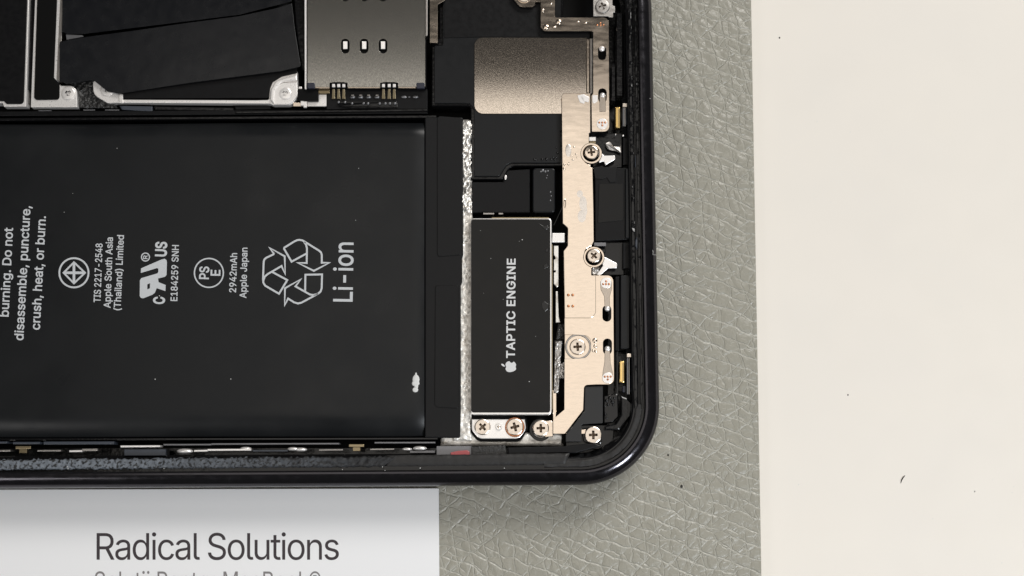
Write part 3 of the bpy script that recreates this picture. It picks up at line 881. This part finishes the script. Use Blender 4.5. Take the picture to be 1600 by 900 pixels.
rough_strip('flex_shield', 'dull', phone, [(875, 568), (883, 565), (883, 592), (874, 592)], 10, 24, 1.6, 3.0, -19, 6, 0.4, None, 5.7)
slab('side_foot', [(863.5, 610), (869.5, 612), (869.5, 640), (868.5, 655), (864, 655)], -21, 5, 'bracket', phone, bev=0.6)
rough_strip('dark_foam', 'grit', phone, [(872, 505), (882, 505), (882, 532), (868, 532)], 12, 24, 1.4, 3.5, -24, 5, 0.4, None, 3.1)

# ---- the long bracket
arm = slab('bracket_arm', [(845, -70), (867, -70), (867, 27.5, 3), (951, 27.5, 8), (951.8, 205.5, 8), (925, 205.5, 1), (924.3, 150), (927, 146), (927, 48.5, 3), (845, 48.5, 9)], -6.5, 2.6, 'bracket', phone, bev=0.7,
           holes=[rect(934.3, 72, 947.2, 94, 6.2), rect(934.7, 138, 948, 160.5, 6.4)], label='upper angled arm of the metal bracket with two slots')
up = slab('bracket_plate', [(877.5, 145.5, 5), (922.6, 145.5, 1), (922.6, 207), (920.5, 208), (920.5, 226), (910, 232, 8), (908, 246, 8), (916, 255, 4), (922.5, 258), (922.5, 261), (926, 262), (927.5, 330), (928, 377), (924.5, 384), (915, 389, 8), (911, 403, 9), (918, 414, 4), (924.3, 416), (924.3, 430), (931, 431), (931, 489, 8), (925, 497, 8), (882.3, 497), (880.8, 392), (887, 384, 5), (887.3, 356, 5), (879.3, 349)], -7.3, 2.4, 'bracket', phone, bev=0.6, label='long vertical metal bracket plate beside the charging port')
lowp = slab('bracket_foot', [(924.3, 430.5), (958, 430.5, 9), (959.3, 600.5, 9), (931, 600.5), (912.5, 601.5, 6), (911, 640.5), (882.5, 677.5), (864.5, 677.5, 1), (864.5, 655, 1), (882, 640), (882.3, 561), (905, 560.5), (923.5, 558, 17), (923.5, 525, 17), (905, 522.8), (882.5, 522.5), (882.3, 480), (924, 480)], -9.2, 2.4, 'bracket', phone, bev=0.7,
             holes=[rect(941.2, 477, 955.3, 502.5, 6.8), rect(942, 529, 956.2, 554, 6.8)], n=7, label='lower branch of the metal bracket running to the corner')
slab('screw_well', [(882.3, 522), (905, 522), (925, 526, 18), (925, 558, 18), (905, 561), (882.3, 561)], -13.5, 2, 'bracket', lowp, bev=0.4, n=7)
ring('well_edge', 903.5, 541.5, -9.8, 17.5, 20.5, 3.4, 'dull', lowp)
for x, y in ((888, 461), (894.8, 461), (888.2, 478.3), (895, 478.4)):
    dome('weld_dot', x, y, 2.3, -7.3, 'copper', up, h=0.35)
def spring(parent, pad, neck, tipxy, z, padz):
    c = slab('contact_tongue', neck, z, 1.2, 'tongue', parent, bev=0.5, n=6)
    dome('contact_tip', tipxy[0], tipxy[1], 4.6, z - 1.5, 'silver', parent, h=0.7)
    slab('contact_pad', disc(pad[0], pad[1], 8.6, 20), padz, 0.9, 'silver', parent, bev=0.4)
    sg = 1 if tipxy[1] < pad[1] else -1
    for dx, dy in ((-4.6, -2.0 * sg), (0, -2.0 * sg), (4.6, -2.0 * sg), (0, 2.4 * sg)):
        dome('weld_dot', pad[0] + dx, pad[1] + dy, 1.8, padz, 'copper', parent, h=0.4)
spring(lowp, (947, 442), [(938, 440), (956, 440), (956, 452), (952.8, 463), (952.8, 482, 4), (945, 482, 4), (944, 463), (938.5, 452)], (949, 482), -8.0, -7.0)
spring(lowp, (949.6, 590.5), [(941, 592), (958, 592), (957, 580), (954, 566), (953, 546, 4), (945, 546, 4), (944.5, 566), (942, 580)], (949.2, 545), -8.0, -7.0)
spring(arm, (941, 193.5), [(936.8, 148, 3), (946.4, 148, 3), (946.4, 174.5), (936.8, 174.5)], (941.5, 149), -5.4, -5.4)
dome('contact_tip', 940.5, 76, 5, -9, 'silver', arm, h=0.6)
for dx, dy in ((0, 0), (-5, 3), (0.5, 3.6), (5, 3)):
    dome('weld_dot', 938 + dx, 36 + dy, 1.7, -6.5, 'copper', arm, h=0.4)
for x, y, w, sy in ((853, 42, 5.5, 0.9), (873, 34, 5.2, 0.9), (866, 42, 3.5, 0.6), (848, 16, 2.5, 1.3), (861, 6, 2.2, 1), (915, 36, 2.6, 0.8), (903, 34, 3, 0.6)):
    dome('blister', x, y, w, -6.6, 'bracket', arm, h=0.35, sy=sy)
for x, y, w, sy, h in ((882.5, 318, 2.0, 4, 0.3),):
    dome('blister', x, y, w, -7.4, 'bracket', up, h=h, sy=sy)
for x, y, w, q in ((906, 303, 6, 1.2), (911, 318, 7, 2.0), (909, 338, 7.5, 1.5), (914, 329, 5, 2.4)):
    dome('bare_streak', x, y, w, -7.4, 'smudge', up, h=0.03, sy=q)
dome('bare_streak', 888, 235, 5, -7.4, 'smudge', up, h=0.09, sy=2.2)
for x, y, w in ((897, 229.5, 1.7), (900, 241, 1.5), (895, 249.5, 1.8), (893, 244, 1.2), (901.5, 246, 1.3), (882, 257, 2), (888, 257, 1.6), (881.5, 263.5, 2.2), (889, 254, 1)):
    dome('blister', x, y, w, -7.4, 'bracket', up, h=0.5)
for x, y, w in ((929.5, 532, 4), (930, 541, 3), (927, 548, 2.4), (931, 549, 2)):
    dome('blister', x, y, w, -9.2, 'bracket', lowp, h=0.3)
for pts in ([(905, 148), (912, 147), (921, 152), (920, 160), (911, 158)], [(925.5, 148), (934, 149), (934, 158), (928, 162), (925.5, 160)], [(901, 147), (910, 150), (915, 163), (906, 160)]):
    slab('solder_patch', [(p[0], p[1], 2) for p in pts], -6.0, 1.0, 'silver', arm, bev=0.5)

# second bracket ends at the top
slab('bracket_end', [(800, -60), (836, -60), (836, 8), (832, 11, 3), (812, 11, 14), (800, -4)], -9, 2.4, 'bracket', phone, bev=0.6, label='rounded bracket end at the upper picture edge')
slab('bracket_link', [(836, -60), (847, -60), (847, 3), (836, 3)], -10, 2, 'bracket', phone, bev=0.5)
slab('corner_lug', [(926, -60), (957, -60), (957, 8), (961, 10), (961, 19), (958, 20), (958, 27), (951, 27), (950, 25.5), (927, 25.5)], -9, 2.4, 'dull', phone, bev=0.6, label='grey metal lug with a dark screw')

# ---- black plastic of the lower right corner
slab('corner_cover', [(914, 604), (942, 603), (942, 661, 2), (909, 663, 2), (908.5, 690, 2), (884, 690, 1), (884, 680), (913, 642)], -14, 10, 'cover', phone, bev=0.8, label='dark grey plastic cover below the bracket foot')
slab('corner_well', [(943, 618), (966, 614, 4), (967, 652, 6), (956, 661, 6), (943, 662)], -26, 8, 'gloss', phone, bev=2)
bmb = bmesh.new()
for x, y, r in [(948, 626, 3), (953, 622, 3.2), (957, 628, 3.4), (950, 632, 2.6), (960, 622, 2.4), (946, 647, 2.6), (948, 653, 2.2), (945, 634, 2), (958, 633, 1.8)]:
    dome_bm(bmb, x, y, r, -25.8, 0.7, 10)
place('bead_cluster', bmb, 'gloss', phone, 'cluster of small black beads in the corner', smooth=True, kind='stuff')
slab('corner_guard', [(970, 618), (980, 622), (990, 632, 4), (986, 650, 6), (968, 672, 8), (945, 672), (945, 666), (962, 662, 6), (970, 648, 6)], lambda x, y: -17 - (x - 945) * 0.08, 14, 'gloss', phone, bev=2.4, n=6)
slab('corner_floor', [(884, 664), (960, 664, 6), (958, 690, 10), (935, 702), (884, 702)], -32, 6, 'gloss', phone, bev=1)
slab('lower_rail', [(793, 699), (880, 697), (930, 692), (940, 697), (900, 708), (793, 711)], -13, 20, 'black', phone, bev=2.0, label='black lower rail turning into the corner')
slab('floor_gap', rect(870, 677, 884, 693), -34, 4, 'deep', phone, bev=0.2)

# ---- right inner side: port, spring contacts, ribs
port = slab('charging_port', [(929, 262), (991, 262, 3), (991, 374, 3), (929.5, 377)], -16, 34, 'black', phone, bev=1.5, label='black charging port block between two screws')
slab('port_foam', [(927, 261), (964, 261), (962, 284), (953, 285), (948, 277), (941, 280), (930, 279)], -14.5, 1.4, 'flap', port, bev=0.4)
slab('port_panel', [(936, 287), (974, 287), (974, 344), (934, 348)], -15.0, 1.0, 'hlabel', port, bev=0.5)
slab('port_rib', rect(977, 263, 984, 372, 2), -12.5, 4, 'panel', port, bev=1.4)
for x0, y0, x1, y1, z, m in [(963, 20, 973, 150, -22, 'gloss'), (978, 20, 986, 148, -20, 'panel'), (955, 100, 962, 158, -28, 'gloss'), (973, 215, 990, 258, -20, 'black'), (973, 378, 988, 420, -21, 'black'),
                             (961, 432, 968, 548, -22, 'black'), (969.5, 430, 984, 545, -19, 'panel'), (986, 430, 990, 600, -16, 'gloss'), (963, 548, 966, 620, -30, 'gloss')]:
    slab('inner_rib', rect(x0 + 0, y0, x1, y1, 1.5), z, 26, m, phone, bev=1.2)
def side_contact(gx, gy0, gy1, tx, ty, bx0, bx1, by0, by1, label):
    g = slab('side_contact', rect(gx, gy0, gx + 8.5, gy1, 2.5), -22, 16, 'gold', phone, bev=1.6, label=label)
    slab('contact_groove', rect(gx + 5.2, gy0 + 3, gx + 6.4, gy1 - 2), -21.7, 1, 'brass', g, bev=0.1)
    slab('blade_tip', rect(tx, ty, tx + 7.5, ty + 6.5, 1), -14, 6, 'screw', g, bev=0.8)
    slab('blade', rect(tx + 0.6, ty + 7, tx + 2.2, by1 + 2), -16, 8, 'grey', g, bev=0.3)
    slab('blade', rect(tx + 3.2, ty + 7, tx + 4.6, by1 + 2), -16, 8, 'dull', g, bev=0.3)
    slab('contact_block', rect(bx0, by0, bx1, by1, 2.5), -17, 16, 'bluegrey', g, bev=1.6)
side_contact(961, 167, 200, 972.5, 161, 977.5, 987, 166, 195, 'gold spring contact beside the upper bracket arm')
side_contact(967.5, 564, 598, 979, 552, 985.5, 996, 584, 614, 'gold spring contact beside the bracket foot')
slab('blue_piece', rect(972.5, 603, 978, 613, 2), -24, 8, 'navy', phone, bev=1)
for x, y, w in ((973.5, 212, 1.6), (962, 210, 1)):
    dome('glint_chip', x, y, w, -18, 'silver', phone, h=0.5)
for y0, y1 in ((236, 268), (368, 392)):
    slab('seal_bulge', [(992, y0 + 8, 4), (996, y0), (997.5, (y0 + y1) / 2, 8), (996, y1), (992, y1 - 8, 4)], -9, 6, 'bluegrey', phone, bev=1.4)
# lugs and tabs by the two port screws
slab('upper_lug_bed', [(931, 208), (972, 208), (972, 262), (927, 262), (927, 222)], -30, 10, 'gloss', phone, bev=1)
slab('lower_lug_bed', [(928, 378), (975, 378), (975, 430), (926, 430)], -30, 10, 'gloss', phone, bev=1)
slab('earth_lug', [(945, 223, 3), (954, 220, 4), (958, 228, 3), (968, 229), (970.5, 226), (970.5, 239), (962, 236), (950, 234, 4)], lambda x, y: -20 + 2 * math.sin(x * 0.5), 3, 'dull', phone, bev=1.2, label='crumpled grey metal lug by the upper port screw')
slab('ground_tab', [(934, 231), (941, 240), (944, 243), (961, 242.5, 2.5), (961.5, 249, 2), (946, 258, 1), (943.5, 252), (936, 254)], -12, 2, 'silver', phone, bev=0.8, label='white pointed metal tab at the upper port screw')
slab('ground_tab', [(940, 396), (945, 401.5), (964.5, 411.5, 3), (964, 419, 3), (950, 419.5), (937, 431), (932, 429), (942, 416)], -12, 2, 'silver', phone, bev=0.8, label='white pointed metal tab at the lower port screw')
slab('small_tab', [(920.5, 214), (931, 214), (931, 220), (920.5, 220)], -11, 2, 'silver', phone, bev=0.6)
slab('small_tab', [(920.5, 220.5), (931, 220.5), (931, 226), (920.5, 226)], -13, 2, 'brass', phone, bev=0.6)
slab('dark_tab', rect(928, 379, 947, 384.5), -14, 3, 'grey', phone, bev=0.6)
slab('dark_tab', [(930, 390), (946, 389), (946, 394.5), (938, 395)], -18, 3, 'gloss', phone, bev=0.6)
rough_strip('lug_grit', 'dull', phone, [(924.5, 418), (937, 416), (936, 430), (925, 430)], 12, 12, 1.5, 3.0, -14, 4, 0.3, None, 9.1)

# ---- screws
def cross_outline(a, w, rot):
    pts = [(w, w), (w, a), (-w, a), (-w, w), (-a, w), (-a, -w), (-w, -w), (-w, -a), (w, -a), (w, -w), (a, -w), (a, w)]
    c, s = math.cos(rot), math.sin(rot)
    return [(x * c - y * s, x * s + y * c) for x, y in pts]
def screw(px, py, r, z, rot, label, m='screw', points=4, a=0.52, w=0.15, mr='recess'):
    c = P(px, py, z)
    at = lambda x, y, h: c + Vector((x, y, h)) * U
    if points == 4:
        out = cross_outline(r * a, r * w, rot)
    else:
        out = []
        for i in range(3):
            t = rot + i * 2 * math.pi / 3
            for rr, dt in ((r * 0.24, -1.0), (r * a, -0.42), (r * a, 0.42)):
                out.append((rr * math.cos(t + dt), rr * math.sin(t + dt)))
    seg = 32
    bm = bmesh.new()
    iv = [bm.verts.new(at(x, y, 0.35)) for x, y in out]
    ov = [bm.verts.new(at((r - 1.6) * math.cos(2 * math.pi * i / seg), (r - 1.6) * math.sin(2 * math.pi * i / seg), 0)) for i in range(seg)]
    es = [bm.edges.new((l[i - 1], l[i])) for l in (iv, ov) for i in range(len(l))]
    bmesh.ops.triangle_fill(bm, edges=es, use_beauty=True, use_dissolve=False)
    flat_fix(bm)
    prev = ov
    for rr, h in ((r - 0.7, -0.35), (r - 0.15, -1.1), (r, -2.2), (r, -6)):
        vs = [bm.verts.new(at(rr * math.cos(2 * math.pi * i / seg), rr * math.sin(2 * math.pi * i / seg), h)) for i in range(seg)]
        for i in range(seg): bm.faces.new((prev[i - 1], vs[i - 1], vs[i], prev[i]))
        prev = vs
    bm.normal_update()
    o = place('screw', bm, m, phone, label)
    bm = bmesh.new()
    t = [bm.verts.new(at(x, y, 0.35)) for x, y in out]
    b = [bm.verts.new(at(x * 0.62, y * 0.62, -3.6)) for x, y in out]
    for i in range(len(out)): bm.faces.new((t[i - 1], b[i - 1], b[i], t[i]))
    tip = bm.verts.new(at(0, 0, -4.4))
    for i in range(len(out)): bm.faces.new((b[i - 1], tip, b[i]))
    bmesh.ops.recalc_face_normals(bm, faces=bm.faces)
    bm.normal_update()
    if sum(f.normal.z for f in bm.faces) < 0:
        for f in bm.faces: f.normal_flip()
    place('cross_recess' if points == 4 else 'star_recess', bm, mr, o)  # dark material carries the shade down in the recess
    return o
s = screw(924, 238, 11.4, -3.5, 0.12, 'bronze cross screw above the charging port', m='bracket')
ring('screw_collar', 924, 239.5, -5.8, 13.4, 17.2, 5, 'bracket', phone)
screw(928, 399.5, 11.2, -3.5, 0.85, 'silver cross screw below the charging port')
ring('screw_collar', 928, 401.5, -5.8, 13.2, 16.8, 5, 'bracket', phone)
screw(902.5, 541.8, 12.6, -8.5, 0.05, 'pale cross screw in the bracket well')
screw(754, 667, 12.6, -17.5, 0.75, 'pale cross screw on the flange, nearest the battery')
screw(804.5, 667, 13.4, -17.5, 0.25, 'pale cross screw with a brown ring on the flange')
ring('screw_collar', 804.5, 667.5, -20.6, 12, 15.4, 2, 'copper', phone)
screw(845, 669, 12.8, -18, 0.02, 'pale cross screw beside the bracket foot')
ring('screw_collar', 844.5, 671.5, -28, 12.5, 17.5, 6, 'gloss', phone)
slab('screw_lug', [(845, 658), (861, 657), (864, 660), (864, 682), (852, 683)], -24, 3, 'bracket', phone, bev=0.6)
screw(927, 679.5, 13.4, -12, 0.02, 'pale cross screw alone in the rounded corner', a=0.5)
slab('screw_seat', [(908, 670), (920, 668), (945, 690, 8), (930, 697, 8), (912, 690)], -22, 12, 'gloss', phone, bev=1)
slab('small_tab', rect(907.5, 671, 915, 678, 1), -16, 3, 'bracket', phone, bev=0.5)
screw(941.5, 9.5, 11.6, -5.5, 0.3, 'dark cross screw on the grey lug', m='dull')
screw(819, -8, 12, -5.5, 0.3, 'screw at the upper picture edge on a bracket end')
ring('screw_collar', 445.7, 146, -14.9, 9.5, 11.2, 2, 'silver', phone)
screw(445.7, 146, 10.0, -14.2, 0.4, 'flat pale screw on the rounded corner tab', m='silver', points=3, a=0.46, mr='deep')
screw(106.5, 145.5, 11.0, -15.8, 0.6, 'flat pale screw on the shield frame', m='silver', points=3, a=0.46, mr='deep')
screw(167, 140, 10.5, -17.0, 0.2, 'pale screw half hidden under the black film', m='silver', points=3, a=0.46, mr='deep')

# ------------------------------------------------------------------ dust and lint
def hair(name, pts, w, z, m, label, category):
    bm = bmesh.new()
    vs = []
    for k, (x, y) in enumerate(pts):
        c = P(x, y, z)
        rr = w * (0.45 if k in (0, len(pts) - 1) else 1.0)
        a = Vector(pts[max(k - 1, 0)]); b = Vector(pts[min(k + 1, len(pts) - 1)])
        t = (b - a).normalized(); sd = Vector((t.y, t.x, 0))
        vs.append([bm.verts.new(c + (sd * math.cos(q) + Vector((0, 0, 1)) * (math.sin(q) + 1)) * rr * U) for q in [math.pi / 3 * i for i in range(6)]])
    for k in range(len(vs) - 1):
        for i in range(6): bm.faces.new((vs[k][i - 1], vs[k][i], vs[k + 1][i], vs[k + 1][i - 1]))
    bmesh.ops.recalc_face_normals(bm, faces=bm.faces)
    return place(name, bm, m, None, label, category, smooth=True)
hair('lint_fibre', [(1407.5, 755), (1408.5, 750), (1411, 746), (1414, 743)], 0.9, Z_DESK, 'speck', 'short dark fibre lying on the cream desk', 'fibre')
hair('lint_fibre', [(1019, 386), (1020.5, 394), (1020, 398), (1026, 398.5)], 0.35, -6, 'lint', 'thin white thread caught on the right frame edge', 'fibre')
for x, y, r, zz, lab in [(1044, 711, 1.5, Z_MAT, 'tiny black crumb on the mat close to the phone corner'), (1065, 760, 2.1, Z_MAT, 'black crumb on the mat below the phone corner'),
                      (1218, 59, 1.3, Z_DESK, 'dark dot on the desk near its upper edge'), (1325, 617, 1.1, Z_DESK, 'dark dot on the desk above the fibre'), (1523, 768, 0.9, Z_DESK, 'faint dot on the desk right of the fibre')]:
    bm = bmesh.new(); dome_bm(bm, x, y, r, zz, 0.8, 9, 1.3)
    place('crumb', bm, 'speck', None, lab, 'crumb', smooth=True)
bm = bmesh.new()
for k in range(46):
    if k < 16: x, y, z = random.uniform(1006, 1018), random.uniform(60, 580), -3.5
    elif k < 28: x, y, z = random.uniform(0, 900), random.uniform(729, 737), -1.5
    elif k < 38: x, y, z = random.uniform(20, 640), random.uniform(230, 640), -14.9
    else: x, y, z = random.uniform(745, 850), random.uniform(360, 630), -12.5
    dome_bm(bm, x, y, random.uniform(0.35, 0.95), z, 0.6, 6)
for k in range(22):
    dome_bm(bm, random.uniform(1200, 1590), random.uniform(10, 890), random.uniform(0.4, 0.9), Z_DESK, 0.3, 6)
place('dust', bm, 'lint', None, 'pale dust specks scattered on phone and desk', None, 'stuff')
